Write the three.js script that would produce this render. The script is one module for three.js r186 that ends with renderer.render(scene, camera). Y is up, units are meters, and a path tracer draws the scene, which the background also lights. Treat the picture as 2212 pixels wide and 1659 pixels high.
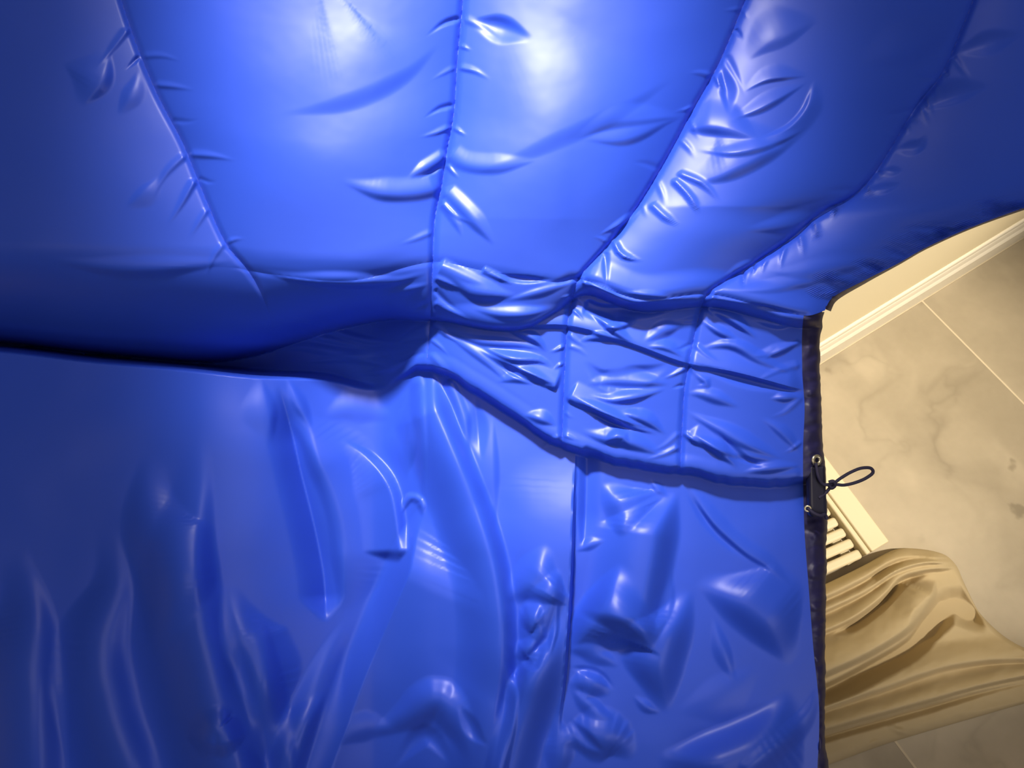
import * as THREE from 'three';
import { RectAreaLightUniformsLib } from 'three/addons/lights/RectAreaLightUniformsLib.js';
import { RoundedBoxGeometry } from 'three/addons/geometries/RoundedBoxGeometry.js';
import { mergeGeometries } from 'three/addons/utils/BufferGeometryUtils.js';
import { ImprovedNoise } from 'three/addons/math/ImprovedNoise.js';

// ---------------------------------------------------------------- camera, lights, exposure
const W = 2212, Hh = 1659, F = 1609, CX = W / 2, CY = Hh / 2;
const CAM_H = 1.3, PITCH = 65 * Math.PI / 180;
const scene = new THREE.Scene();
scene.background = new THREE.Color(0x0b0a09);
const camera = new THREE.PerspectiveCamera(2 * Math.atan(CY / F) * 180 / Math.PI, W / Hh, 0.02, 30);
camera.position.set(0, CAM_H, 0);
camera.rotation.set(-PITCH, 0, 0);
scene.add(camera);
camera.updateMatrixWorld(true);
const renderer = new THREE.WebGLRenderer({ antialias: true });
renderer.toneMapping = THREE.LinearToneMapping;
renderer.toneMappingExposure = 0.70;
renderer.shadowMap.enabled = true;
RectAreaLightUniformsLib.init();

const CEIL = 2.45;
const LAMP = { x: -0.30, z: -0.90, power: 41, r: 0.08, color: 0xfff6f0, angle: 0.158, tx: -0.02, ty: 0.87, tz: -0.315 };
const LAMP2 = { x: 1.42, z: 0.22, power: 43, r: 0.06, color: 0xfff1dc, angle: 0.25, tx: 0.60, ty: 0, tz: -0.62 };
const PANEL = { x: 0.0, z: -0.30, w: 1.3, h: 0.6, power: 2.6, color: 0xfff0e0 };
const PANEL2 = { x: -0.5, z: 1.1, w: 2.4, h: 1.0, power: 1.4, color: 0xfff0e0 };
const WINDOW = { x: -0.5, y: 1.45, w: 1.1, h: 0.8, power: 1.6, color: 0xf4f2ff };   // in the wall behind the viewer
for (const P of [LAMP, LAMP2]) {
  const spot = new THREE.SpotLight(P.color, P.power, 0, P.angle, 1.0, 2);
  spot.position.set(P.x, CEIL - 0.05, P.z); spot.target.position.set(P.tx, P.ty, P.tz);
  spot.castShadow = true; spot.shadow.radius = P.r / 0.02; spot.shadow.mapSize.set(2048, 2048);
  scene.add(spot, spot.target);
}
for (const P of [PANEL, PANEL2]) {
  const l = new THREE.RectAreaLight(P.color, P.power, P.w, P.h);
  l.position.set(P.x, CEIL - 0.035, P.z); l.lookAt(P.x, 0, P.z); scene.add(l);
}

// ---------------------------------------------------------------- helpers
let seed = 20240611;
const rnd = () => { seed = (seed * 1664525 + 1013904223) >>> 0; return seed / 4294967296; };
const noise = new ImprovedNoise();
const used = {};
function numbered(n) { const k = used[n] = (used[n] ?? -1) + 1; return k ? `${n}_${String(k).padStart(3, '0')}` : n; }
function shade(o) { o.traverse(m => { if (m.isMesh) { m.castShadow = true; m.receiveShadow = true; } }); return o; }
function mesh(name, geo, mat, parent) { const m = new THREE.Mesh(geo, mat); m.name = parent === scene || !parent ? numbered(name) : name; (parent || scene).add(m); return shade(m); }
function part(name, geo, mat, parent, label) {
  let n = 0; const kids = parent.children.map(c => c.name); let nm = name;
  while (kids.includes(nm)) nm = `${name}_${String(++n).padStart(3, '0')}`;
  const m = mesh(nm, geo, mat, parent); m.name = nm; if (label) m.userData.label = label; return m;
}
function thing(name, label, category, group) { const g = new THREE.Group(); g.name = numbered(name); g.userData = { label, category }; if (group) g.userData.group = group; scene.add(g); return g; }
function struct(name, label) { const g = new THREE.Group(); g.name = name; g.userData = { kind: 'structure' }; if (label) g.userData.label = label; scene.add(g); return g; }
const sm = (a, b, x) => { const t = Math.min(1, Math.max(0, (x - a) / (b - a))); return t * t * (3 - 2 * t); };
const lerp = (a, b, t) => a + (b - a) * t;
const clamp = (x, a, b) => Math.min(b, Math.max(a, x));
// smooth piecewise function through points [x, y] sorted by x (monotone-ish Hermite)
function fn(pts) {
  const n = pts.length, m = [];
  for (let i = 0; i < n; i++) {
    const a = pts[Math.max(0, i - 1)], b = pts[Math.min(n - 1, i + 1)];
    m.push((b[1] - a[1]) / (b[0] - a[0]));
  }
  return x => {
    if (x <= pts[0][0]) return pts[0][1] + m[0] * (x - pts[0][0]);
    if (x >= pts[n - 1][0]) return pts[n - 1][1] + m[n - 1] * (x - pts[n - 1][0]);
    let i = 0; while (pts[i + 1][0] < x) i++;
    const h = pts[i + 1][0] - pts[i][0], t = (x - pts[i][0]) / h, t2 = t * t, t3 = t2 * t;
    return (2 * t3 - 3 * t2 + 1) * pts[i][1] + (t3 - 2 * t2 + t) * h * m[i] + (-2 * t3 + 3 * t2) * pts[i + 1][1] + (t3 - t2) * h * m[i + 1];
  };
}
// world point met by the photograph's line of sight (u, v) at height h above the floor
function at(u, v, h = 0) {
  const d = new THREE.Vector3((u - CX) / F, -(v - CY) / F, -1).applyQuaternion(camera.quaternion);
  return d.multiplyScalar((h - CAM_H) / d.y).add(camera.position);
}

// ---------------------------------------------------------------- height map toolkit (units: 0.31 mm of cloth)
class HMap {
  constructor(u0, v0, u1, v1, st) { this.u0 = u0; this.v0 = v0; this.st = st; this.nx = Math.ceil((u1 - u0) / st) + 1; this.ny = Math.ceil((v1 - v0) / st) + 1; this.a = new Float32Array(this.nx * this.ny); }
  each(f, box) {
    const [x0, y0, x1, y1] = box || [-1e9, -1e9, 1e9, 1e9];
    const i0 = Math.max(0, Math.floor((x0 - this.u0) / this.st)), i1 = Math.min(this.nx - 1, Math.ceil((x1 - this.u0) / this.st));
    const j0 = Math.max(0, Math.floor((y0 - this.v0) / this.st)), j1 = Math.min(this.ny - 1, Math.ceil((y1 - this.v0) / this.st));
    for (let j = j0; j <= j1; j++) for (let i = i0; i <= i1; i++) { const k = j * this.nx + i; this.a[k] = f(this.u0 + i * this.st, this.v0 + j * this.st, this.a[k]); }
  }
  // a ridge (amp > 0) or furrow along a smooth line; wa is its width on the upper side (line drawn left to right), wb on the lower side
  ridge(pts, wa, wb, amp, o = {}) {
    const c = new THREE.CatmullRomCurve3(pts.map(p => new THREE.Vector3(p[0], p[1], 0)), false, 'centripetal');
    const len = c.getLength(), n = clamp(Math.round(len / 14), 4, 46), P = c.getSpacedPoints(n), w = Math.max(wa, wb);
    let x0 = 1e9, y0 = 1e9, x1 = -1e9, y1 = -1e9;
    for (const p of P) { x0 = Math.min(x0, p.x); x1 = Math.max(x1, p.x); y0 = Math.min(y0, p.y); y1 = Math.max(y1, p.y); }
    const t0 = o.t0 ?? 0.48, t1 = o.t1 ?? 0.48, sharp = o.sharp ?? 0, off = o.off ?? 0;
    this.each((u, v, h) => {
      let bd = 1e18, bs = 0, bt = 0;
      for (let i = 0; i < n; i++) {
        const ax = P[i].x, ay = P[i].y, dx = P[i + 1].x - ax, dy = P[i + 1].y - ay, l2 = dx * dx + dy * dy;
        let t = ((u - ax) * dx + (v - ay) * dy) / l2; t = t < 0 ? 0 : t > 1 ? 1 : t;
        const ex = u - ax - t * dx, ey = v - ay - t * dy, d = ex * ex + ey * ey;
        if (d < bd) { bd = d; bs = dx * ey - dy * ex; bt = (i + t) / n; }
      }
      const tp = (t0 > 0 ? sm(0, t0, bt) : 1) * (t1 > 0 ? sm(0, t1, 1 - bt) : 1);
      const sd = Math.sqrt(bd) * Math.sign(bs) - off * tp, d = Math.abs(sd), ww = (sd < 0 ? wa : wb) * (0.3 + 0.7 * tp), x = d / ww;
      if (x >= 1) return h;
      const g = sharp ? lerp((1 - x * x) ** 2, (1 - x) ** 2, sharp) : (1 - x * x) ** 2;
      return h + amp * g * tp;
    }, [x0 - w - Math.abs(off), y0 - w - Math.abs(off), x1 + w + Math.abs(off), y1 + w + Math.abs(off)]);
  }
  get(u, v) {
    const x = clamp((u - this.u0) / this.st, 0, this.nx - 1.001), y = clamp((v - this.v0) / this.st, 0, this.ny - 1.001), i = x | 0, j = y | 0, a = x - i, b = y - j, k = j * this.nx + i;
    return lerp(lerp(this.a[k], this.a[k + 1], a), lerp(this.a[k + this.nx], this.a[k + this.nx + 1], a), b);
  }
}
function gridGeo(nu, nv, P, uvs = 1, flip = false) {
  const pos = new Float32Array((nu + 1) * (nv + 1) * 3), uv = new Float32Array((nu + 1) * (nv + 1) * 2), idx = [];
  const q = new THREE.Vector3();
  for (let j = 0; j <= nv; j++) for (let i = 0; i <= nu; i++) {
    const k = j * (nu + 1) + i; P(i / nu, j / nv, q); pos[3 * k] = q.x; pos[3 * k + 1] = q.y; pos[3 * k + 2] = q.z;
    uv[2 * k] = (q.u ?? q.x) * uvs; uv[2 * k + 1] = (q.v ?? q.y) * uvs;
  }
  for (let j = 0; j < nv; j++) for (let i = 0; i < nu; i++) {
    const a = j * (nu + 1) + i, b = a + 1, c = a + nu + 1, d = c + 1;
    if (flip) idx.push(a, b, c, b, d, c); else idx.push(a, c, b, b, c, d);
  }
  const g = new THREE.BufferGeometry();
  g.setAttribute('position', new THREE.BufferAttribute(pos, 3)); g.setAttribute('uv', new THREE.BufferAttribute(uv, 2)); g.setIndex(idx); g.computeVertexNormals();
  return g;
}
function noiseTex(n, f, srgb, rx = 1, ry = 1) {
  const d = new Uint8Array(n * n * 4);
  for (let j = 0; j < n; j++) for (let i = 0; i < n; i++) { const c = f(i / n, j / n), k = 4 * (j * n + i); d[k] = c[0]; d[k + 1] = c[1]; d[k + 2] = c[2]; d[k + 3] = 255; }
  const t = new THREE.DataTexture(d, n, n); t.wrapS = t.wrapT = THREE.RepeatWrapping; t.magFilter = THREE.LinearFilter; t.minFilter = THREE.LinearMipmapLinearFilter; t.generateMipmaps = true;
  if (srgb) t.colorSpace = THREE.SRGBColorSpace; t.repeat.set(rx, ry); t.needsUpdate = true; return t;
}
const fbm = (x, y, z, o = 4) => { let s = 0, a = .5; for (let i = 0; i < o; i++) { s += a * noise.noise(x, y, z + i * 7.3); x *= 2.03; y *= 2.03; a *= .5; } return s; };

// ---------------------------------------------------------------- materials
const nylon = new THREE.MeshPhysicalMaterial({ color: new THREE.Color().setRGB(0.027, 0.084, 0.62), roughness: 0.42, clearcoat: 0.4, clearcoatRoughness: 0.4, specularIntensity: 0.38, ior: 1.55, side: THREE.DoubleSide });
const navy = new THREE.MeshPhysicalMaterial({ color: new THREE.Color().setRGB(0.022, 0.020, 0.085), roughness: 0.5, clearcoat: 0.2, clearcoatRoughness: 0.4, side: THREE.DoubleSide });
const threadMat = new THREE.MeshStandardMaterial({ color: new THREE.Color().setRGB(0.03, 0.07, 0.5), roughness: 0.6 });
const liningMat = new THREE.MeshStandardMaterial({ color: new THREE.Color().setRGB(0.02, 0.035, 0.20), roughness: 0.7, side: THREE.DoubleSide });
const cordMat = new THREE.MeshStandardMaterial({ color: new THREE.Color().setRGB(0.025, 0.022, 0.055), roughness: 0.75 });
const lockMat = new THREE.MeshPhysicalMaterial({ color: new THREE.Color().setRGB(0.012, 0.012, 0.03), roughness: 0.4, clearcoat: .3 });
const eyeletMat = new THREE.MeshStandardMaterial({ color: 0xd8cfae, roughness: 0.3, metalness: 0.85 });
const panelMat = new THREE.MeshPhysicalMaterial({ color: 0xddd0ac, roughness: 0.5, clearcoat: 0.1 });
const wallMat = new THREE.MeshStandardMaterial({ color: 0xf0e2bb, roughness: 0.8 });
const paintMat = new THREE.MeshPhysicalMaterial({ color: 0xf0e8d2, roughness: 0.45, clearcoat: 0.15 });
const ceilMat = new THREE.MeshStandardMaterial({ color: 0xf2eee6, roughness: 0.9 });
const groutMat = new THREE.MeshStandardMaterial({ color: 0xcfc1a2, roughness: 0.9 });

// ================================================================ THE SETTING
// room frame: origin on the floor at the foot of the cream wall, x along the wall, z out into the room
const O = at(1772, 785), O2 = at(2212, 512);
const YAW = Math.atan2(-(O2.z - O.z), O2.x - O.x);
const room = (x, y, z) => new THREE.Vector3(x, y, z).applyAxisAngle(new THREE.Vector3(0, 1, 0), YAW).add(new THREE.Vector3(O.x, 0, O.z));
function toRoom(p) { return p.clone().sub(new THREE.Vector3(O.x, 0, O.z)).applyAxisAngle(new THREE.Vector3(0, 1, 0), -YAW); }
function placed(o, x, y, z) { o.position.copy(room(x, y, z)); o.rotation.y = YAW; return o; }
function boxAt(x0, y0, z0, x1, y1, z1) { const g = new THREE.BoxGeometry(x1 - x0, y1 - y0, z1 - z0); g.translate((x0 + x1) / 2, (y0 + y1) / 2, (z0 + z1) / 2); return g; }
const RX0 = -3.5, RX1 = 1.6, RZ0 = -1.5, RZ1 = 2.1;

// marble tiles
function marble(k) {
  return noiseTex(512, (x, y) => {
    const w1 = fbm(x * 3 + k * 9, y * 3, 1.3 + k), w2 = fbm(x * 7 + w1 * 2.2, y * 7 + w1, 4.4 + k), cl = fbm(x * 2.2 + 5, y * 2.2 + w1, 9 + k);
    let v = 0.5 + 0.5 * cl + 0.28 * w2;
    const vein = Math.pow(1 - Math.min(1, Math.abs(fbm(x * 4 + w1 * 1.5, y * 6 + k, 2 + k, 5)) * 7), 3) * sm(0.0, .35, w1 + .1) * .5;
    const spot = sm(.24, .40, fbm(x * 22, y * 22, 3 + k, 4)) * sm(-.05, .25, fbm(x * 3.5 + 2, y * 3.5, 6 + k));
    v -= vein * .34 + spot * .34; v += .16 * sm(.12, .4, fbm(x * 9 + 4, y * 5, 12 + k));
    const g = fbm(x * 90, y * 90, k) * 0.05; v += g;
    const c = clamp(v, 0, 1);
    return [lerp(134, 214, c), lerp(123, 200, c), lerp(101, 172, c)];
  }, true);
}
{
  const floor = struct('floor', 'beige marble tiled floor');
  placed(floor, 0, 0, 0);
  part('grout_bed', boxAt(RX0, -0.06, RZ0, RX1, -0.0006, RZ1), groutMat, floor);
  const gx = toRoom(at(2060, 718)).x;               // the one joint the photograph shows runs out from the wall here
  const TS = 0.62, TL = 1.24, g = 0.0016;
  const mats = [0, 1, 2, 3].map(k => new THREE.MeshPhysicalMaterial({ map: marble(k), roughness: 0.42, clearcoat: 0.1, clearcoatRoughness: .3 }));
  let n = 0;
  for (let i = -6; i <= 2; i++) for (let j = -1; j <= 1; j++) {
    const x0 = Math.max(RX0, gx + i * TS + g), x1 = Math.min(RX1, gx + (i + 1) * TS - g), z0 = Math.max(RZ0, j * TL + g), z1 = Math.min(RZ1, (j + 1) * TL - g);
    if (x1 - x0 < .02 || z1 - z0 < .02) continue;
    const b = new RoundedBoxGeometry(x1 - x0, 0.012, z1 - z0, 1, 0.0012);
    const p = b.attributes.position, uv = b.attributes.uv;
    for (let k = 0; k < p.count; k++) uv.setXY(k, p.getX(k) / 1.27 + .5, p.getZ(k) / 1.27 + .5);
    b.translate((x0 + x1) / 2, -0.006, (z0 + z1) / 2);
    part('tile', b, mats[(n++ * 3 + 1) % 4], floor);
  }
}
{
  // low cream wall with a ledge: the coat lies over its top
  const wl = struct('wall_left', 'low cream painted wall'); placed(wl, 0, 0, 0);
  part('wall_face', boxAt(RX0, 0, -1.2, RX1, 0.56, -0.014), wallMat, wl);
  const bb = struct('baseboard_left', 'white moulded baseboard at foot of cream wall'); placed(bb, 0, 0, 0);
  const s = new THREE.Shape(); const hb = 0.098;
  s.moveTo(-0.014, 0); s.lineTo(0, 0); s.lineTo(0, hb * .62); s.lineTo(-0.002, hb * .66); s.lineTo(-0.0045, hb * .70); s.quadraticCurveTo(-0.0065, hb * .84, -0.0085, hb * .86); s.lineTo(-0.0085, hb * .95); s.quadraticCurveTo(-0.009, hb, -0.0125, hb); s.lineTo(-0.014, hb); s.lineTo(-0.014, 0);
  const eg = new THREE.ExtrudeGeometry(s, { depth: RX1 - RX0, bevelEnabled: false, curveSegments: 6 });
  eg.rotateY(Math.PI / 2); eg.translate(RX0, 0, 0);   // shape x -> -z, depth -> x
  const p = eg.attributes.position; for (let i = 0; i < p.count; i++) p.setZ(i, -p.getZ(i));
  const ix = eg.index; if (!ix) { for (let i = 0; i < p.count; i += 3) for (const at_ of [p]) { const t = [at_.getX(i), at_.getY(i), at_.getZ(i)]; at_.setXYZ(i, at_.getX(i + 1), at_.getY(i + 1), at_.getZ(i + 1)); at_.setXYZ(i + 1, ...t); } }
  eg.computeVertexNormals();
  part('moulding', eg, paintMat, bb);
}
{
  const t = 0.1;
  const dim = new THREE.MeshStandardMaterial({ color: 0x6e6456, roughness: .9 });
  const w = (n, b) => { const m = new THREE.Mesh(b, dim); m.name = n; m.userData = { kind: 'structure' }; scene.add(shade(m)); placed(m, 0, 0, 0); };
  w('wall_back', boxAt(RX0 - t, -0.06, RZ0 - t, RX1 + t, CEIL + t, RZ0)); w('wall_front', boxAt(RX0 - t, -0.06, RZ1, RX1 + t, CEIL + t, RZ1 + t));
  w('wall_west', boxAt(RX0 - t, -0.06, RZ0, RX0, CEIL + t, RZ1)); w('wall_east', boxAt(RX1, -0.06, RZ0, RX1 + t, CEIL + t, RZ1));
  const win = struct('window_1'); placed(win, WINDOW.x, WINDOW.y, RZ1);
  const wm = WINDOW.w / 2, hm = WINDOW.h / 2;
  for (const [a, b, c2, d] of [[-wm - .06, hm, wm + .06, hm + .06], [-wm - .06, -hm - .06, wm + .06, -hm], [-wm - .06, -hm, -wm, hm], [wm, -hm, wm + .06, hm], [-.02, -hm, .02, hm]]) part('window_frame', boxAt(a, b, -.05, c2, d, 0), paintMat, win);
  part('window_pane', boxAt(-wm, -hm, -.012, wm, hm, -.004), new THREE.MeshStandardMaterial({ color: 0xffffff, emissive: WINDOW.color, emissiveIntensity: 1.2 }), win);
  const wlgt = new THREE.RectAreaLight(WINDOW.color, WINDOW.power, WINDOW.w, WINDOW.h), wp = room(WINDOW.x, WINDOW.y, RZ1 - .06), wt = room(WINDOW.x, WINDOW.y, 0);
  wlgt.position.copy(wp); wlgt.lookAt(wt); scene.add(wlgt);
  const c = new THREE.Mesh(boxAt(RX0 - t, CEIL, RZ0 - t, RX1 + t, CEIL + t, RZ1 + t), ceilMat); c.name = 'ceiling'; c.userData = { kind: 'structure' }; scene.add(shade(c)); placed(c, 0, 0, 0);
}
{ // the lamps
  for (const [P, lb] of [[LAMP, 'small round ceiling downlight aimed at the blue coat'], [LAMP2, 'small round ceiling downlight shining on the bare floor and white baseboard']]) {
    const l = thing('ceiling_downlight', lb, 'lamp');
    l.position.set(P.x, CEIL, P.z);
    const ring = new THREE.LatheGeometry([[0, 0], [0.02, 0], [0.022, -0.004], [0.016, -0.010], [0.002, -0.012], [0, -0.004], [0, 0]].map(a => new THREE.Vector2(P.r + a[0], a[1])), 40);
    part('trim_ring', ring, paintMat, l);
    const d = new THREE.CircleGeometry(P.r, 40); d.rotateX(Math.PI / 2); d.translate(0, -0.006, 0);
    part('diffuser', d, new THREE.MeshStandardMaterial({ color: 0xffffff, emissive: P.color, emissiveIntensity: 1.2 }), l);
  }
  for (const [P, lb] of [[PANEL, 'flat rectangular ceiling light panel ahead, beyond the top of the coat'], [PANEL2, 'flat rectangular ceiling light panel behind the viewer, past the coat skirt']]) {
    const q = thing('ceiling_panel_light', lb, 'lamp');
    q.position.set(P.x, CEIL, P.z);
    const fr = [[0, P.h / 2 + .012, P.w + .048, .024], [0, -P.h / 2 - .012, P.w + .048, .024], [P.w / 2 + .012, 0, .024, P.h], [-P.w / 2 - .012, 0, .024, P.h]].map(([x, z, w, h]) => { const b = new THREE.BoxGeometry(w, .03, h); b.translate(x, -.015, z); return b; });
    part('frame', mergeGeometries(fr), paintMat, q);
    const dd = new THREE.BoxGeometry(P.w, .006, P.h); dd.translate(0, -.02, 0);
    part('diffuser', dd, new THREE.MeshStandardMaterial({ color: 0xffffff, emissive: P.color, emissiveIntensity: .35 }), q);
  }
}

// ================================================================ THE COAT
const D = 0.5, S = D / F;                    // cloth plane 0.5 m below the eye, S metres per unit
const coat = thing('puffer_coat', 'glossy blue quilted puffer coat with gathered waistband and navy edge trim', 'coat');
coat.position.copy(camera.position).add(new THREE.Vector3(0, 0, -D).applyQuaternion(camera.quaternion));
coat.quaternion.copy(camera.quaternion);
const HM = new HMap(-270, -270, 2600, 1930, 2.5);
function cloth(u, v, z, q) { const k = (D - z * S) / F; q.set((u - CX) * k, -(v - CY) * k, z * S); q.u = u * S; q.v = v * S; return q; }

// seams: u as a function of v
const S1 = fn([[-270, 180], [0, 262], [110, 300], [215, 345], [310, 395], [420, 440], [530, 490], [590, 540], [660, 575], [720, 590], [820, 596], [1000, 600]]);
const S2 = fn([[-270, 1016], [0, 1000], [130, 988], [250, 980], [330, 965], [400, 955], [470, 940], [570, 935], [680, 930], [790, 922], [1000, 915]]);
const S3 = fn([[-270, 1730], [8, 1607], [72, 1581], [139, 1552], [245, 1493], [316, 1455], [405, 1404], [456, 1371], [519, 1324], [599, 1252], [640, 1238], [700, 1226], [800, 1220], [850, 1218], [960, 1214], [1100, 1212]]);
const S4 = fn([[-270, 2200], [-20, 2110], [110, 2058], [177, 2024], [232, 1978], [308, 1932], [392, 1877], [426, 1840], [460, 1771], [506, 1725], [553, 1653], [603, 1577], [633, 1529], [700, 1506], [780, 1490], [830, 1480], [900, 1475], [1000, 1470], [1150, 1466]]);
const SE = fn([[-270, 2590], [300, 2585], [350, 2510], [400, 2370], [450, 2212], [490, 2100], [535, 2000], [570, 1938], [605, 1868], [640, 1802], [668, 1783], [700, 1776], [760, 1771], [850, 1774], [960, 1778], [1060, 1786], [1200, 1785], [1400, 1783], [1600, 1783], [1660, 1790], [1930, 1800]]);
const SI = fn([[640, 1752], [690, 1735], [800, 1733], [880, 1738], [960, 1735], [1040, 1735], [1150, 1738], [1270, 1747], [1400, 1757], [1520, 1769], [1600, 1769], [1660, 1766], [1930, 1770]]);
const SL = () => -265;
// lines across: v as a function of u
const LA = fn([[-270, 566], [0, 566], [300, 574], [500, 578], [580, 592], [760, 606], [935, 566], [1040, 584], [1200, 610], [1250, 602], [1380, 646], [1530, 636], [1640, 660], [1740, 682], [1790, 668]]);
const LB = fn([[-270, 676], [0, 676], [300, 680], [600, 682], [936, 684], [1071, 705], [1225, 702], [1365, 741], [1478, 782], [1591, 804], [1740, 843], [1790, 850]]);
const LH0 = fn([[-270, 730], [0, 745], [200, 768], [400, 786], [550, 802], [700, 808], [820, 830], [872, 806], [905, 790], [960, 800], [1050, 852], [1130, 905], [1207, 956], [1270, 974], [1388, 1002], [1478, 1012], [1614, 1038], [1735, 1034], [1790, 1036]]);
const LH = u => LH0(u) + (u > 840 ? (5 * noise.noise(u / 52, 3.3, 1) + 2.5 * noise.noise(u / 19, 1.3, 6)) * sm(840, 960, u) : 0);
const seams = [SL, S1, S2, S3, S4, SE];

// ---- large forms
const dropAmt = fn([[-270, 500], [300, 470], [600, 385], [800, 280], [936, 125], [1100, 70], [1230, 50], [1480, 40], [1740, 34], [2600, 30]]);
HM.each((u, v) => {
  const la = LA(u), lb = LB(u), lh = LH(u);
  // gentle roll of the whole cloth away to the sides and the top
  let z = -110 * Math.pow(Math.max(0, (u - 1350) / 900), 2) - 60 * Math.pow(Math.max(0, (600 - u) / 850), 2) + 10 * Math.pow(Math.max(0, (330 - v) / 600), 2);
  const dr = dropAmt(u), wL = 1 - sm(1120, 1290, u);
  if (v < lh + 30) {
    // baffles
    let k = 0; while (k < 4 && u > seams[k + 1](v)) k++;
    const a = seams[k](v), b = seams[k + 1](v);
    let s = clamp((u - a) / (b - a), 0, 1);
    if (k === 0) s = clamp(0.5 + 0.5 * (u + 100) / (S1(v) + 100), .3, 1);
    const wdt = Math.min(420, b - a);
    const dome = Math.pow(Math.max(0, 4 * s * (1 - s)), 0.9);
    const inUp = 1 - sm(la - 300, lb, v);
    z += dome * wdt * (k === 0 ? 0.07 : 0.15) * lerp(.2, 1, inUp) * (1 - sm(lh - 50, lh + 20, v));
  }
  // fall from the bulging upper body into the waistband
  const pit = 1 - sm(380, 860, u), st = lerp(lerp(la - 6, la - 70, wL), la - 45, pit), en = lerp(lerp(la + 26, lb + 8, wL), lh - 5, pit);
  const t = clamp((v - st) / (en - st), 0, 1);
  z -= dr * (1 - Math.sqrt(1 - Math.pow(t, lerp(2.2, 1.75, pit))));
  // waistband is softly domed between lines; below the hem lies the skirt, set back
  const hemDrop = lerp(-310, 46, sm(420, 960, u)) * sm(-3, 14, v - lh);
  z -= hemDrop;
  if (v > lh) { const w = v - lh; z += 14 * sm(0, 200, w) + 0.02 * w - 30 * Math.pow(Math.max(0, (v - 1300) / 500), 2); }
  return z;
});
// pinched stitch lines
const along = (f, v0, v1, n = 24) => Array.from({ length: n + 1 }, (_, i) => { const v = lerp(v0, v1, i / n); return [f(v), v]; });
const across = (f, u0, u1, n = 30) => Array.from({ length: n + 1 }, (_, i) => { const u = lerp(u0, u1, i / n); return [u, f(u)]; });
HM.ridge(along(S1, -265, 690), 14, 14, -8, { sharp: 1, t0: 0, t1: .1 });
HM.ridge(along(S2, -265, 790), 14, 14, -9, { sharp: 1, t0: 0, t1: .1 });
HM.ridge(along(S3, -265, 960), 13, 13, -9, { sharp: 1, t0: 0, t1: 0 });
HM.ridge(along(S4, -265, 1010), 13, 13, -9, { sharp: 1, t0: 0, t1: 0 });
HM.ridge(across(LA, 480, 1260), 20, 12, -3, { sharp: 1, t0: .1, t1: 0.1 }); HM.ridge(across(LA, 1180, 1740), 20, 12, -9, { sharp: 1, t0: .1, t1: 0 });
HM.ridge(across(LB, 900, 1740), 46, 11, 13, { t0: .15, t1: 0.05 });
HM.ridge(across(LA, 1245, 1740), 60, 24, 15, { t0: .08, t1: 0 });
HM.ridge([[1030, 752], [1116, 800], [1207, 838]], 40, 11, 13, { t0: .4, t1: .05 });
HM.ridge([[1222, 856], [1329, 906], [1425, 940]], 44, 11, 13, { t0: .05, t1: .4 });
HM.ridge([[1478, 940], [1560, 972], [1700, 1000]], 40, 12, 9, { t0: .1, t1: .4 });
let WS = 1, AS = 1;
const R = (pts, wa, wb, amp, o) => HM.ridge(pts, wa * WS, wb * WS, amp * AS, o);

// a steep bank w wide along a line drawn downwards; hi = 'l' or 'r' is the side that stands higher and eases off over L
const bank = (pts, w, hi, L = 200, k = .42, o = {}) => hi === 'l' ? HM.ridge(pts, w, L, (pts[0][1] > 790 ? 2.1 : 1.4) * k * w, { off: w / 2, t0: .45, t1: .4, ...o }) : HM.ridge(pts, L, w, (pts[0][1] > 790 ? 2.1 : 1.4) * k * w, { off: -w / 2, t0: .45, t1: .4, ...o });
// ---- gathers: short puckers that leave each seam
function gathers(f, v0, v1, gap, len, amp, sides = [-1, 1]) {
  for (let v = v0; v < v1; v += gap * (0.6 + 0.8 * rnd())) for (const sd of sides) {
    if (rnd() < .25) continue;
    const u = f(v), du = (f(v + 5) - f(v - 5)) / 10, l = len * (0.35 + 0.9 * rnd());
    let nx = sd, ny = -sd * du; const m = Math.hypot(nx, ny); nx /= m; ny /= m;
    const tl = 0.25 + 0.5 * rnd(), ex = nx + du * tl, ey = ny + tl;     // lean down the seam
    const w = l * .11 + 4, bend = (rnd() - .5) * l * .25;
    const a = [u + nx * 3, v], b = [u + ex * l * .5 + ny * bend, v + ey * l * .5 - nx * bend], c = [u + ex * l, v + ey * l];
    const pts = sd > 0 ? [a, b, c] : [c, b, a];
    R(pts, w, w * .7, amp * (0.5 + rnd()) * (rnd() < .3 ? -1 : 1), sd > 0 ? { t0: .08, t1: .8, sharp: .5 } : { t0: .8, t1: .08, sharp: .5 });
  }
}
gathers(S1, 60, 560, 70, 90, 4.5);
gathers(S2, 40, 560, 62, 80, 4);
gathers(S3, 20, 600, 40, 75, 5, [1]); gathers(S3, 20, 600, 60, 60, 3, [-1]);
gathers(S4, 120, 640, 26, 62, 5.5, [1]); gathers(S4, 120, 640, 50, 60, 3, [-1]);
gathers(SE, 430, 650, 9, 60, 8, [-1]);
gathers(S3, 640, 950, 44, 70, 4); gathers(S4, 650, 1010, 46, 70, 4); gathers(SI, 690, 1030, 50, 90, 4, [-1]);
gathers(S2, 600, 780, 32, 90, 5);

WS = 1.25; AS = 1;
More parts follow.
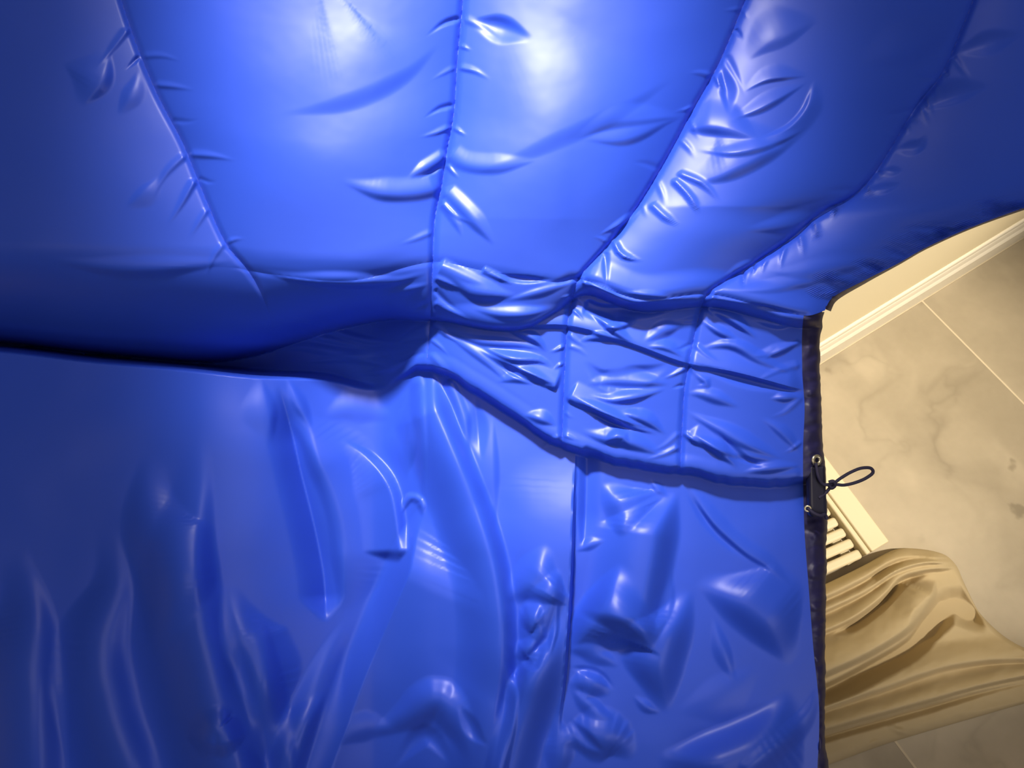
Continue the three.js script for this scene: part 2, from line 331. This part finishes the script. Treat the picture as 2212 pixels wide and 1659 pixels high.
// ---- folds read off the photograph, upper body
bank([[600, 240], [760, 218], [870, 165], [945, 88]], 46, 'r', 260, .12);
bank([[1020, 372], [1200, 305], [1330, 245], [1455, 160]], 44, 'r', 260, .12);
R([[1240, 300], [1330, 262], [1480, 250]], 30, 16, 5);
R([[1010, 45], [1080, 60], [1150, 85]], 24, 30, -11);
R([[175, 230], [212, 180], [236, 105]], 70, 26, 14);
R([[255, 250], [290, 190], [300, 150]], 18, 26, 7);
R([[270, 450], [310, 415], [350, 378]], 12, 30, 6);
R([[880, 385], [930, 355], [966, 332]], 16, 14, 7, { t1: .1 });
R([[968, 330], [1000, 352], [1060, 360], [1160, 345]], 26, 16, 6, { t0: .05 });
R([[735, 390], [820, 415], [900, 415], [955, 402]], 30, 18, 8, { t1: .1 });
R([[957, 408], [1010, 460], [1072, 532]], 22, 16, 8, { t0: .08 });
R([[952, 440], [985, 480], [1000, 515]], 10, 9, 4, { t0: .05 });
WS = 1;
R([[1606, 198], [1660, 172], [1748, 164]], 34, 9, 7, { sharp: .5 });
R([[1640, 300], [1700, 280], [1744, 232], [1760, 170]], 12, 34, 10, { sharp: .4, t0: .3, t1: .3 });
R([[1572, 260], [1630, 240], [1690, 208], [1745, 176]], 30, 14, 9, { sharp: .4 });
bank([[1476, 276], [1550, 284], [1640, 296]], 26, 'r', 60, .34, { t0: .35, t1: .45 });
R([[1500, 322], [1580, 330], [1680, 306], [1750, 272]], 26, 14, 7, { sharp: .3 });
bank([[1490, 392], [1570, 382], [1660, 340], [1730, 290]], 30, 'r', 100, .3);
R([[1555, 130], [1566, 190], [1576, 250]], 30, 14, -10, { sharp: .4 });
R([[1610, 130], [1660, 90], [1770, 40]], 70, 30, 8);
R([[1452, 385], [1490, 425], [1514, 466]], 12, 9, 8, { t0: .1, t1: .4, sharp: .5 });
R([[1462, 372], [1520, 398], [1560, 440]], 12, 10, 6, { t0: .1, t1: .5, sharp: .5 });
R([[1404, 438], [1436, 468], [1470, 490]], 12, 9, 7, { t0: .1, t1: .5, sharp: .5 });
R([[1322, 516], [1342, 550], [1390, 566]], 14, 8, 8, { t0: .08, t1: .5, sharp: .5 });
R([[1290, 510], [1350, 478], [1400, 436]], 14, 9, 6, { sharp: .4 });
R([[1255, 300], [1350, 300], [1440, 262], [1480, 250]], 40, 18, 5);
WS = 1.25;
R([[1600, 500], [1720, 480], [1830, 420]], 26, 16, 7);
R([[1560, 600], [1610, 575], [1650, 560]], 12, 9, 5);
R([[1650, 580], [1700, 590], [1800, 580], [1920, 555]], 26, 16, 6);
R([[1560, 625], [1640, 625], [1740, 610], [1830, 590]], 20, 12, 5);
R([[1980, 240], [2040, 215], [2140, 185]], 34, 16, 9);
R([[1930, 325], [1985, 318], [2000, 290]], 18, 12, 7);
R([[1900, 370], [1950, 372]], 10, 9, 5); R([[1860, 415], [1910, 410], [1950, 395]], 14, 9, 6);
R([[2060, 115], [2120, 100], [2212, 70]], 26, 22, 8);
R([[1850, 140], [1960, 100], [2080, 40]], 60, 40, 9);
R([[100, 560], [260, 580], [420, 572], [520, 560]], 26, 20, 7);
// roll above the waist
R([[555, 584], [640, 603], [740, 611], [850, 610], [932, 586]], 22, 12, 12);
R([[820, 640], [880, 628], [932, 612]], 12, 9, 5);
R([[945, 572], [1000, 600], [1080, 632], [1120, 640]], 18, 30, 10, { t0: .05 });
R([[975, 600], [1020, 634], [1110, 640]], 20, 14, 8);
R([[1042, 582], [1090, 604], [1110, 615]], 8, 8, 6, { t0: .05 });
R([[1060, 590], [1120, 604], [1200, 604]], 10, 8, -7);
R([[1015, 664], [1080, 678], [1150, 676], [1195, 664]], 20, 13, 9);
R([[1090, 650], [1160, 632], [1240, 610]], 10, 12, 5);
R([[1262, 650], [1300, 665], [1400, 660], [1510, 640]], 8, 26, -12, { t0: .05 });
R([[1258, 605], [1310, 628], [1350, 648]], 9, 8, 6);
R([[1340, 630], [1420, 640], [1470, 646]], 9, 8, 5);
R([[1535, 645], [1600, 660], [1740, 678]], 8, 20, -10);
WS = 1.35; AS = 1.45;
// waistband
R([[1262, 668], [1300, 690], [1350, 730], [1375, 742]], 16, 10, 8);
R([[1300, 712], [1350, 700], [1380, 690]], 14, 9, 8);
R([[1390, 738], [1430, 715], [1480, 700]], 20, 14, 7);
R([[1395, 750], [1440, 750], [1480, 775]], 14, 8, 5);
R([[1250, 738], [1290, 728], [1340, 738]], 12, 8, 6);
R([[1260, 780], [1310, 815], [1400, 802], [1450, 785]], 18, 30, -9);
R([[1265, 830], [1320, 822], [1370, 822], [1450, 830]], 24, 14, 9);
R([[1270, 852], [1320, 864], [1375, 858], [1440, 840]], 16, 9, 8);
R([[1330, 890], [1390, 905], [1440, 940]], 18, 10, 9);
R([[1225, 850], [1290, 885], [1360, 920], [1420, 935]], 16, 9, 9);
R([[1240, 868], [1330, 910], [1420, 932]], 6, 12, -8);
R([[1250, 930], [1300, 946], [1340, 950], [1440, 985]], 26, 14, 11);
R([[1300, 960], [1340, 940], [1360, 965]], 12, 10, 6);
R([[1040, 748], [1100, 772], [1170, 780], [1200, 800]], 14, 10, 10);
R([[1050, 765], [1120, 804], [1210, 838]], 6, 12, -10);
R([[1070, 825], [1130, 815], [1200, 828]], 20, 12, 7);
R([[1090, 712], [1150, 730], [1185, 762]], 14, 9, 9);
R([[950, 706], [1030, 735], [1130, 745], [1190, 760]], 12, 10, 5);
R([[1130, 896], [1170, 905], [1205, 920]], 18, 10, 7);
R([[960, 720], [1050, 780], [1100, 830]], 14, 9, 4);
R([[600, 690], [680, 704], [790, 735], [900, 742]], 10, 9, 7); R([[600, 715], [720, 735], [830, 760]], 10, 9, 6);
R([[560, 765], [640, 750], [760, 765], [900, 752]], 14, 10, 6); R([[640, 785], [760, 775], [850, 785], [915, 760]], 12, 9, 6); R([[760, 810], [830, 800], [900, 770]], 10, 8, 5);
R([[1520, 665], [1580, 690], [1640, 735]], 14, 9, 8); R([[1510, 690], [1560, 720], [1600, 735]], 12, 8, 6);
R([[1620, 690], [1690, 700], [1735, 690]], 14, 10, 6); R([[1505, 755], [1580, 745], [1640, 775], [1720, 810]], 16, 12, 8);
R([[1620, 770], [1680, 760], [1730, 735]], 16, 10, 5);
R([[1485, 782], [1590, 812], [1740, 850]], 6, 18, -7); R([[1660, 862], [1735, 856]], 12, 9, 6);
R([[1490, 800], [1530, 830], [1500, 835]], 8, 8, 4);
R([[1480, 888], [1540, 920], [1620, 960], [1700, 995]], 20, 14, 10); R([[1490, 935], [1540, 965], [1600, 1015]], 14, 10, 9); R([[1540, 925], [1600, 985], [1660, 1015]], 9, 9, -6);
R([[1640, 900], [1690, 935], [1735, 985]], 14, 10, 5); R([[1600, 1022], [1660, 1012], [1735, 1005]], 14, 10, 7);
R([[1480, 850], [1520, 852], [1600, 880]], 16, 12, 6);
// hem roll of the waistband
R(across(u => LH(u) - 12, 860, 1735), 18, 12, 3, { t0: .05, t1: .02 });

// ---- skirt
WS = 1; AS = 1;
// the overlapping edge of the left skirt panel
R([[1246, 940], [1243, 1000], [1240, 1050], [1237, 1120], [1232, 1250], [1224, 1380], [1216, 1480], [1206, 1600]], 6, 300, 46, { t0: .4, t1: .3, sharp: .2 });
R([[1266, 960], [1266, 1060], [1262, 1150], [1256, 1200]], 40, 20, -18, { t0: .1, t1: .4, sharp: .6 });
bank([[1350, 1220], [1310, 1270], [1260, 1340], [1240, 1420]], 62, 'r', 160, .4);
// long soft folds on the left
bank([[430, 930], [438, 1060], [440, 1200], [462, 1340], [500, 1480], [540, 1620], [580, 1800], [600, 1920]], 84, 'l', 150, .40, { t1: 0 });
bank([[235, 1130], [262, 1260], [248, 1400], [268, 1520], [310, 1650], [340, 1800], [360, 1920]], 80, 'l', 120, .32, { t1: 0 });
bank([[30, 1180], [86, 1320], [104, 1460], [108, 1640], [112, 1920]], 90, 'l', 160, .34, { t1: 0 });
bank([[330, 980], [300, 1120], [330, 1280], [350, 1420]], 90, 'r', 120, .2);
bank([[490, 1250], [500, 1380], [540, 1480], [560, 1600]], 60, 'r', 100, .3);
bank([[560, 1330], [590, 1440], [612, 1560], [640, 1700]], 50, 'l', 90, .25);
// valley and ridge right of the hips
R([[600, 830], [622, 900], [650, 1020], [682, 1150], [700, 1250], [704, 1345]], 46, 62, -44, { t0: .25, t1: .12, sharp: .75 });
R([[625, 900], [672, 960], [716, 1040], [744, 1130], [750, 1220], [738, 1330]], 120, 40, 26, { t0: .3, t1: .3 });
R([[560, 810], [575, 880], [588, 960]], 26, 60, 9);
R([[618, 812], [650, 880], [676, 930]], 20, 18, 8);
// bright triangular fold and the crease that leaves its tip
R([[735, 950], [790, 985], [838, 1050], [856, 1130], [862, 1216]], 26, 80, 38, { t0: .45, t1: .1, sharp: .3 });
R([[880, 880], [884, 960], [876, 1040]], 20, 60, 11); R([[868, 1110], [884, 1074], [908, 1082], [914, 1120]], 11, 12, 9, { t0: .3, t1: .3 });
R([[700, 900], [770, 878], [850, 905]], 50, 40, 8);
bank([[930, 1090], [890, 1150], [850, 1240], [806, 1340], [760, 1450], [716, 1570], [670, 1700], [610, 1920]], 64, 'r', 190, .50, { t0: .2, t1: 0, sharp: .5 });
bank([[760, 1330], [700, 1420], [650, 1520], [590, 1660], [520, 1860]], 56, 'r', 80, .30, { t1: 0 });
bank([[700, 1490], [670, 1580], [640, 1690]], 30, 'l', 60, .3, { t1: 0 });
// the main hanging fold from the waist
bank([[925, 800], [965, 900], [1008, 1000], [1050, 1110], [1082, 1220], [1098, 1330], [1098, 1430], [1084, 1560], [1074, 1680], [1066, 1920]], 44, 'l', 96, .62, { t0: .08, t1: 0 });
R([[905, 800], [908, 900], [914, 1000], [920, 1090]], 16, 24, 11, { t0: .1 });
R([[965, 815], [1000, 900], [1012, 980]], 18, 16, 9, { t0: .1 });
R([[1024, 850], [1032, 920], [1040, 1000]], 26, 26, -11, { sharp: .6 });
R([[1064, 880], [1062, 1000], [1066, 1160]], 20, 60, 9);
// pointed bright fold against the overlap
R([[1208, 1225], [1190, 1290], [1160, 1360], [1126, 1420]], 36, 50, 24, { t0: .35, t1: .35 });
R([[1120, 1345], [1150, 1335], [1175, 1350]], 44, 60, 20); R([[1110, 1420], [1140, 1404], [1165, 1420]], 30, 40, 14); R([[1150, 1320], [1166, 1370], [1140, 1420], [1136, 1490]], 26, 28, 10);
R([[1120, 1400], [1150, 1440], [1175, 1400]], 12, 14, -7);
bank([[1206, 1330], [1196, 1420], [1170, 1520], [1136, 1640], [1110, 1760], [1080, 1920]], 74, 'l', 50, .42, { t0: .3, t1: 0 });
R([[1086, 1420], [1108, 1480], [1108, 1540], [1092, 1630], [1074, 1720]], 14, 22, 15, { t0: .3, t1: 0 });
R([[1206, 1290], [1200, 1360], [1184, 1430]], 8, 14, 8);
bank([[1190, 1180], [1140, 1230], [1100, 1300]], 60, 'r', 90, .2);
// crumples along the bottom
R([[440, 1640], [466, 1580], [492, 1640]], 60, 50, 30, { t0: .3, t1: .3 });
R([[800, 1590], [880, 1546], [945, 1512], [990, 1570], [1020, 1650]], 56, 54, 32); R([[850, 1660], [920, 1590], [975, 1650]], 30, 26, -14);
R([[720, 1610], [790, 1570], [860, 1580]], 40, 34, 9); R([[990, 1520], [1030, 1590], [1056, 1612]], 22, 22, -12);
R([[1230, 1480], [1270, 1520], [1330, 1560]], 22, 26, 13); R([[1226, 1400], [1280, 1410], [1340, 1440]], 26, 26, 10); R([[1230, 1440], [1290, 1455], [1330, 1490]], 12, 18, -9);
R([[1205, 1600], [1262, 1590], [1330, 1600], [1370, 1640]], 70, 60, 34); R([[1225, 1480], [1270, 1474], [1320, 1500]], 40, 40, 18); R([[1228, 1550], [1262, 1590], [1310, 1630]], 16, 20, -12); R([[1200, 1540], [1212, 1610], [1196, 1700]], 34, 40, 18);
// right skirt panel
R([[1480, 1040], [1512, 1085], [1550, 1140], [1605, 1188], [1662, 1224], [1716, 1276]], 30, 12, 9, { t0: .35, t1: .35 });
R([[1476, 1052], [1530, 1128], [1580, 1176], [1640, 1222]], 8, 16, -6, { t0: .4, t1: .4 });
R([[1400, 1030], [1420, 1056], [1446, 1076]], 14, 10, 5);
bank([[1452, 1060], [1440, 1160], [1420, 1270], [1394, 1410]], 62, 'l', 130, .42, { t0: .3, t1: .2 });
bank([[1310, 1040], [1320, 1090], [1350, 1160]], 50, 'r', 90, .25);
bank([[1484, 1270], [1476, 1350], [1452, 1440], [1430, 1540]], 64, 'l', 90, .34, { t0: .45, t1: .4 });
R([[1450, 1230], [1444, 1300], [1412, 1390]], 16, 20, 6);
bank([[1510, 1250], [1580, 1315], [1650, 1370], [1716, 1430]], 70, 'r', 110, .26, { t0: .45, t1: .4 });
R([[1540, 1330], [1556, 1390], [1590, 1480]], 22, 26, 9);
bank([[1720, 1500], [1640, 1570], [1540, 1615], [1420, 1650]], 90, 'r', 150, .36, { t0: .45, t1: .4 });
R([[1766, 1480], [1745, 1540], [1690, 1600], [1620, 1660]], 34, 28, 11, { t1: 0 });
R([[1640, 1440], [1560, 1500], [1460, 1540]], 60, 50, 8); R([[1366, 1500], [1400, 1530], [1430, 1540]], 16, 14, 7);
R([[1240, 1192], [1275, 1176], [1310, 1166]], 18, 14, 6);
// slow unevenness of the cloth
HM.each((u, v, h) => h + lerp(2.5, 5, sm(500, 700, v)) * noise.noise(u / 210, v / 160, 3.1) + 1.6 * noise.noise(u / 100 + 9, v / 90, 7.7) * (v > LA(u) ? 1 : .5) + 0.12 * noise.noise(u / 26, v / 24, 1.7));
const Z = (u, v) => HM.get(u, v);

// ---- panels of cloth
function panel(name, fL, fR, gT, gB, res, mat = nylon, zf = Z, label) {
  const du = Math.max(40, Math.abs(fR((gT(1000) + gB(1000)) / 2) - fL((gT(1000) + gB(1000)) / 2)));
  let um = (fL(500) + fR(500)) / 2; const hgt = Math.max(30, Math.abs(gB(um) - gT(um)));
  const nu = Math.ceil(du / res), nv = Math.ceil(hgt / res);
  const g = gridGeo(nu, nv, (s, t, q) => {
    let u = 1000, v = lerp(gT(u), gB(u), t);
    for (let i = 0; i < 9; i++) { u = lerp(fL(v), fR(v), s); v = lerp(gT(u), gB(u), t); }
    return cloth(u, v, zf(u, v), q);
  });
  return part(name, g, mat, coat, label);
}
const LT = () => -265, LBOT = () => 1925;
const SIx = v => v < 668 ? SE(v) : SI(v);
for (let k = 0; k < 5; k++) panel('quilted_panel', seams[k], seams[k + 1], LT, LA, 3);
const bandSeams = [SL, S1, S2, S3, S4, v => SI(Math.max(v, 660))];
for (let k = 0; k < 5; k++) { panel('waistband_panel', bandSeams[k], bandSeams[k + 1], LA, LB, 2.6); panel('waistband_panel', bandSeams[k], bandSeams[k + 1], LB, u => LH(u) + 3, 2.6); }
const EDGE = fn([[780, 1247], [975, 1243], [1050, 1240], [1120, 1237], [1250, 1232], [1380, 1224], [1480, 1216], [1560, 1206], [1930, 1180]]);
panel('skirt_panel', SL, EDGE, LH, LBOT, 3);
panel('skirt_panel', EDGE, SI, LH, LBOT, 3);

// ---- navy trim along the opening edge
{
  const q = new THREE.Vector3();
  const crinkle = v => 2.6 * noise.noise(v / 14, 2.2, 5) + 3.2 * noise.noise(v / 40, 6.2, 1);
  const g = gridGeo(18, 520, (s, t, o) => {
    const v = lerp(674, 1925, t), a = SI(v) - 3, b = SE(v) + crinkle(v) * .8;
    const e = Math.sin(s * Math.PI / 2), u = lerp(a, b, e);
    const wr = 13 * noise.noise(u / 40 + v / 60, v / 17, 2.5) + 8 * noise.noise(u / 18, v / 50, 8) + 9 * noise.noise(3, v / 38, 4);
    const z = Z(a, v) - 4 + wr * Math.sin(Math.PI * Math.min(1, s * 1.3)) - 90 * Math.pow(1 - Math.cos(s * Math.PI / 2), 1.5);
    return cloth(u, v, z, o);
  });
  part('edge_trim', g, navy, coat, 'crinkled navy edge trim of the opening');
  const g2 = gridGeo(10, 300, (s, t, o) => {
    const v = lerp(330, 668, t), b = SE(v), dv = (SE(v + 3) - SE(v - 3)) / 6, m = Math.hypot(1, dv);
    const wr = 10 * noise.noise(v / 7, 3, 1) + 7 * noise.noise(v / 22, 1, 4);
    const off = lerp(14, 34, sm(560, 668, v)) * s - 6; const u = b + off / m * (0.45), vv = v - off * dv / m * .45;
    return cloth(u, vv, Z(b - 4, v) - 2 + wr * Math.sin(Math.PI * s) - 70 * s * s, o);
  });
  part('edge_trim', g2, navy, coat, 'crinkled navy edge trim of the flared front');
}
// ---- lining closes the coat from behind
{
  const pts = (s, t, o) => {
    const v = lerp(-265, 1925, t), b = SE(v) - 6, u = lerp(-265, b, s);
    const edge = Math.min(1, (1 - s) * 7), e2 = Math.min(1, s * 8, t * 9, (1 - t) * 9);
    return cloth(u, v, Z(Math.min(u, b - 20), v) - lerp(80, 150, edge), o);
  };
  part('lining', gridGeo(80, 90, pts, 1, true), liningMat, coat);
}
// ---- stitching
function stitches(pts, step, lenPx) {
  const out = [], c = new THREE.CatmullRomCurve3(pts.map(p => new THREE.Vector3(p[0], p[1], 0))), L = c.getLength(), n = Math.floor(L / step);
  const a = new THREE.Vector3(), b = new THREE.Vector3();
  const base = new THREE.CapsuleGeometry(1.1 * S, lenPx * S, 2, 5);
  for (let i = 0; i < n; i++) {
    const p = c.getPointAt((i + .2) / n), r = c.getPointAt(Math.min(1, (i + .2 + lenPx / step) / n));
    cloth(p.x, p.y, Z(p.x, p.y) - .2, a); cloth(r.x, r.y, Z(r.x, r.y) - .2, b);
    const g = base.clone(), d = b.clone().sub(a).normalize();
    g.applyQuaternion(new THREE.Quaternion().setFromUnitVectors(new THREE.Vector3(0, 1, 0), d)); g.translate((a.x + b.x) / 2, (a.y + b.y) / 2, (a.z + b.z) / 2); out.push(g);
  }
  const m = part('seam_stitching', mergeGeometries(out), threadMat, coat); m.userData.kind = 'stuff';
}
stitches(along(S1, -10, 570), 19, 9); stitches(along(S2, -10, 780), 19, 9); stitches(along(S3, -10, 950), 19, 9); stitches(along(S4, 0, 1005), 19, 9);
// ---- eyelets, cord lock and drawcord at the hem corner
function eyelet(u, v, r, z, tilt) {
  const g = new THREE.TorusGeometry(r * S, r * .42 * S, 12, 28); g.scale(1, .95, .8); g.rotateY(tilt);
  const o = cloth(u, v, z, new THREE.Vector3()); g.translate(o.x, o.y, o.z); part('eyelet', g, eyeletMat, coat, 'pale metal eyelet in the navy trim');
}
const zt = Z(1738, 1000);
eyelet(1764, 994, 9.5, zt - 4, .3);
eyelet(1745, 1099, 6, zt - 2, -.3);
{
  const c = q => cloth(...q, new THREE.Vector3());
  const tab = new RoundedBoxGeometry(40 * S, 116 * S, 22 * S, 3, 8 * S); const p = tab.attributes.position;
  for (let i = 0; i < p.count; i++) { const y = p.getY(i) / S; p.setX(i, p.getX(i) + 2.5 * S * noise.noise(y / 14, p.getZ(i) / S / 9, 3)); p.setZ(i, p.getZ(i) + 3 * S * noise.noise(y / 18, p.getX(i) / S / 9, 8)); }
  tab.computeVertexNormals(); const o = c([1763, 1060, zt - 18]); tab.rotateZ(.04); tab.translate(o.x, o.y, o.z);
  part('cord_lock', tab, lockMat, coat, 'near-black cord lock tab at the hem corner');
  const tube = (pts, r) => new THREE.TubeGeometry(new THREE.CatmullRomCurve3(pts.map(c), false, 'centripetal'), 90, r * S, 10);
  const cord = mergeGeometries([tube([[1762, 1000, zt + 2], [1768, 1030, zt + 4], [1778, 1046, zt - 2], [1800, 1044, zt - 6], [1816, 1033, zt - 6], [1838, 1020, zt - 6], [1862, 1011, zt - 6], [1882, 1012, zt - 7], [1886, 1020, zt - 8], [1872, 1032, zt - 9], [1846, 1043, zt - 9], [1822, 1048, zt - 9], [1806, 1047, zt - 8], [1797, 1050, zt - 9], [1784, 1064, zt - 12], [1768, 1076, zt - 8]], 3.6),
    tube([[1790, 1042, zt - 2], [1800, 1040, zt + 1], [1803, 1049, zt - 4], [1796, 1054, zt - 8], [1790, 1047, zt - 6]], 4.2)]);
  part('drawcord', cord, cordMat, coat, 'thin dark drawcord loop sticking out at the hem');
  part('drawcord', tube([[1745, 1098, zt - 2], [1757, 1108, zt + 5], [1772, 1114, zt + 3], [1782, 1112, zt - 6], [1786, 1120, zt - 9]], 4), cordMat, coat);
}

// ================================================================ SLATTED PANEL ON THE FLOOR
{
  const t = thing('slatted_panel', 'cream painted slatted wooden panel lying flat on the marble floor beside the coat', 'panel');
  const A = at(1779, 979, .036), B = at(1922, 1169, .036);
  const ax = B.clone().sub(A).setY(0), L = ax.length(); ax.normalize();
  const inw = new THREE.Vector3(ax.z, 0, -ax.x); if (inw.dot(at(1700, 1100, .036).sub(A)) < 0) inw.negate();
  t.position.set(A.x, 0, A.z);
  const basis = new THREE.Matrix4().makeBasis(ax, new THREE.Vector3(0, 1, 0), ax.clone().cross(new THREE.Vector3(0, 1, 0)));
  t.quaternion.setFromRotationMatrix(basis);
  const sgn = Math.sign(inw.dot(ax.clone().cross(new THREE.Vector3(0, 1, 0))));
  const bx = (x0, x1, y0, y1, w0, w1, r = .003) => { const g = new RoundedBoxGeometry(x1 - x0, y1 - y0, Math.abs(w1 - w0), 2, r); g.translate((x0 + x1) / 2, (y0 + y1) / 2, sgn * (w0 + w1) / 2); return g; };
  const SW = 0.047;
  part('stile', bx(-.10, L, 0, .036, 0, SW - .009), panelMat, t); part('bead', bx(-.10, L, 0.004, .031, SW - .010, SW), panelMat, t);
  part('rail', bx(-.10, L, 0, .012, SW + .012, SW + .03), panelMat, t); part('rail', bx(-.10, L, 0, .012, .40, .43), panelMat, t);
  const local = p => t.worldToLocal(p.clone()); t.updateMatrixWorld(true);
  // slats, their near ends just inside the stile; direction taken from the slats in view
  const ends = [];
  const e0 = local(at(1806, 1094, .028)), e1 = local(at(1874, 1203, .028));
  const dA = local(at(1846, 1158, .028)), dB = local(at(1787, 1184, .028)), sl = Math.atan2(dB.z - dA.z, dB.x - dA.x);
  for (let i = -8; i < 5; i++) {
    const x = lerp(e0.x, e1.x, i / 4.5), z = sgn * (SW + .004);
    const g = new RoundedBoxGeometry(.46, .014, .0165, 3, .005); g.translate(.23, 0, 0); g.rotateY(-sl); g.translate(x, .020, z);
    part('slat', g, panelMat, t);
  }
}
// ================================================================ BEIGE BLANKET
{
  const B = new HMap(1640, 1130, 2420, 1900, 2.5);
  const outTop = fn([[1640, 1330], [1790, 1258], [1860, 1224], [1925, 1190], [1960, 1184], [2035, 1196], [2066, 1222], [2084, 1262], [2118, 1326], [2190, 1388], [2300, 1430], [2420, 1470]]);
  const outBot = fn([[1640, 1700], [1790, 1652], [1900, 1612], [2010, 1578], [2100, 1552], [2212, 1520], [2420, 1470]]);
  B.each((u, v) => 60 * (1 - Math.pow(Math.max(0, (u - 1780) / 640), 1.2)) * (1 - .5 * sm(1440, 1660, v)) + 10);
  const r = (p, a, b, h, o) => B.ridge(p, a, b, h * 1.5, o);
  // layers of the folded stack, each overhanging the next
  r([[1700, 1318], [1790, 1284], [1860, 1250], [1932, 1208], [1990, 1198], [2056, 1206]], 40, 10, 22, { t0: 0, t1: .12 });
  r([[1700, 1350], [1790, 1314], [1865, 1278], [1936, 1232], [2000, 1214], [2064, 1216]], 22, 8, 20, { t0: 0, t1: .12 });
  r([[1700, 1388], [1795, 1356], [1856, 1324], [1910, 1282], [1944, 1246], [2000, 1230], [2068, 1226]], 34, 8, 26, { t0: 0, t1: .1 });
  r([[1795, 1372], [1850, 1346], [1908, 1300], [1948, 1256], [2010, 1238]], 8, 18, -20, { t0: .2, t1: .2, sharp: .4 });
  // the broad turned-over fold and the hollow under it
  r([[1700, 1480], [1790, 1446], [1880, 1404], [1965, 1348], [2006, 1296], [2020, 1252]], 92, 16, 50, { t0: 0, t1: .1 });
  r([[1700, 1520], [1790, 1486], [1880, 1440], [1970, 1384], [2016, 1326], [2040, 1270]], 14, 44, -44, { t0: 0, t1: .25 });
  r([[1960, 1396], [2020, 1340], [2064, 1310], [2130, 1370]], 50, 40, -40, { t0: .3, t1: .3 });
  // long low folds in front
  r([[1700, 1552], [1790, 1522], [1900, 1486], [2050, 1436], [2212, 1420], [2330, 1430]], 54, 14, 24, { t0: 0, t1: .2 });
  r([[1700, 1600], [1795, 1570], [2000, 1512], [2130, 1476], [2260, 1452], [2350, 1450]], 44, 9, 24, { t0: 0, t1: .2 });
  r([[1700, 1618], [1795, 1588], [2000, 1530], [2130, 1494], [2260, 1466]], 8, 16, -14, { t0: 0, sharp: .4 });
  r([[1900, 1560], [1960, 1585], [1990, 1590]], 10, 10, 5); r([[1870, 1612], [1910, 1600]], 12, 8, 5);
  B.each((u, v, h) => h + 4 * noise.noise(u / 60, v / 40, 3) + 1.5 * noise.noise(u / 20, v / 16, 8));
  const k = 0.00075;
  const weave = noiseTex(128, (x, y) => { const c = 128 + 60 * Math.sin(x * 128 * Math.PI / 2) * Math.sin(y * 128 * Math.PI / 2) + 50 * (rnd() - .5); return [c, c, c]; }, false, 60, 60);
  const wool = new THREE.MeshPhysicalMaterial({ color: 0xc2af87, roughness: .95, sheen: .3, sheenRoughness: .6, sheenColor: new THREE.Color(0xcbb98f), bumpMap: weave, bumpScale: .0006, side: THREE.DoubleSide });
  const t = thing('blanket', 'beige blanket heaped in loose folds on the floor at the end of the slatted panel', 'blanket');
  const o = at(1950, 1420); t.position.set(o.x, 0, o.z);
  const sheet = (dz) => (s, tt, q) => {
    const u = lerp(1722, 2400, s), tv = clamp((tt - .03) / .94, 0, 1), v = lerp(outTop(u), outBot(u), tv);
    const e = Math.min(1, tv * 14), e2 = Math.min(1, (1 - tv) * 16), ed = Math.sqrt(1 - (1 - e) ** 2) * Math.sqrt(1 - (1 - e2) ** 2);
    let h = Math.max(4, B.get(u, v)) * k; h = Math.max(.003, h * (.25 + .75 * ed)); h = Math.max(.003, h * sm(0, .06, s)); if (tt < .03 || tt > .97) h = .001;
    const p = at(u, v, h + dz); q.set(p.x - o.x, p.y, p.z - o.z); q.u = p.x * 1; q.v = p.z * 1; return q;
  };
  part('cloth_sheet', gridGeo(250, 190, sheet(0)), wool, t);
}
renderer.render(scene, camera);
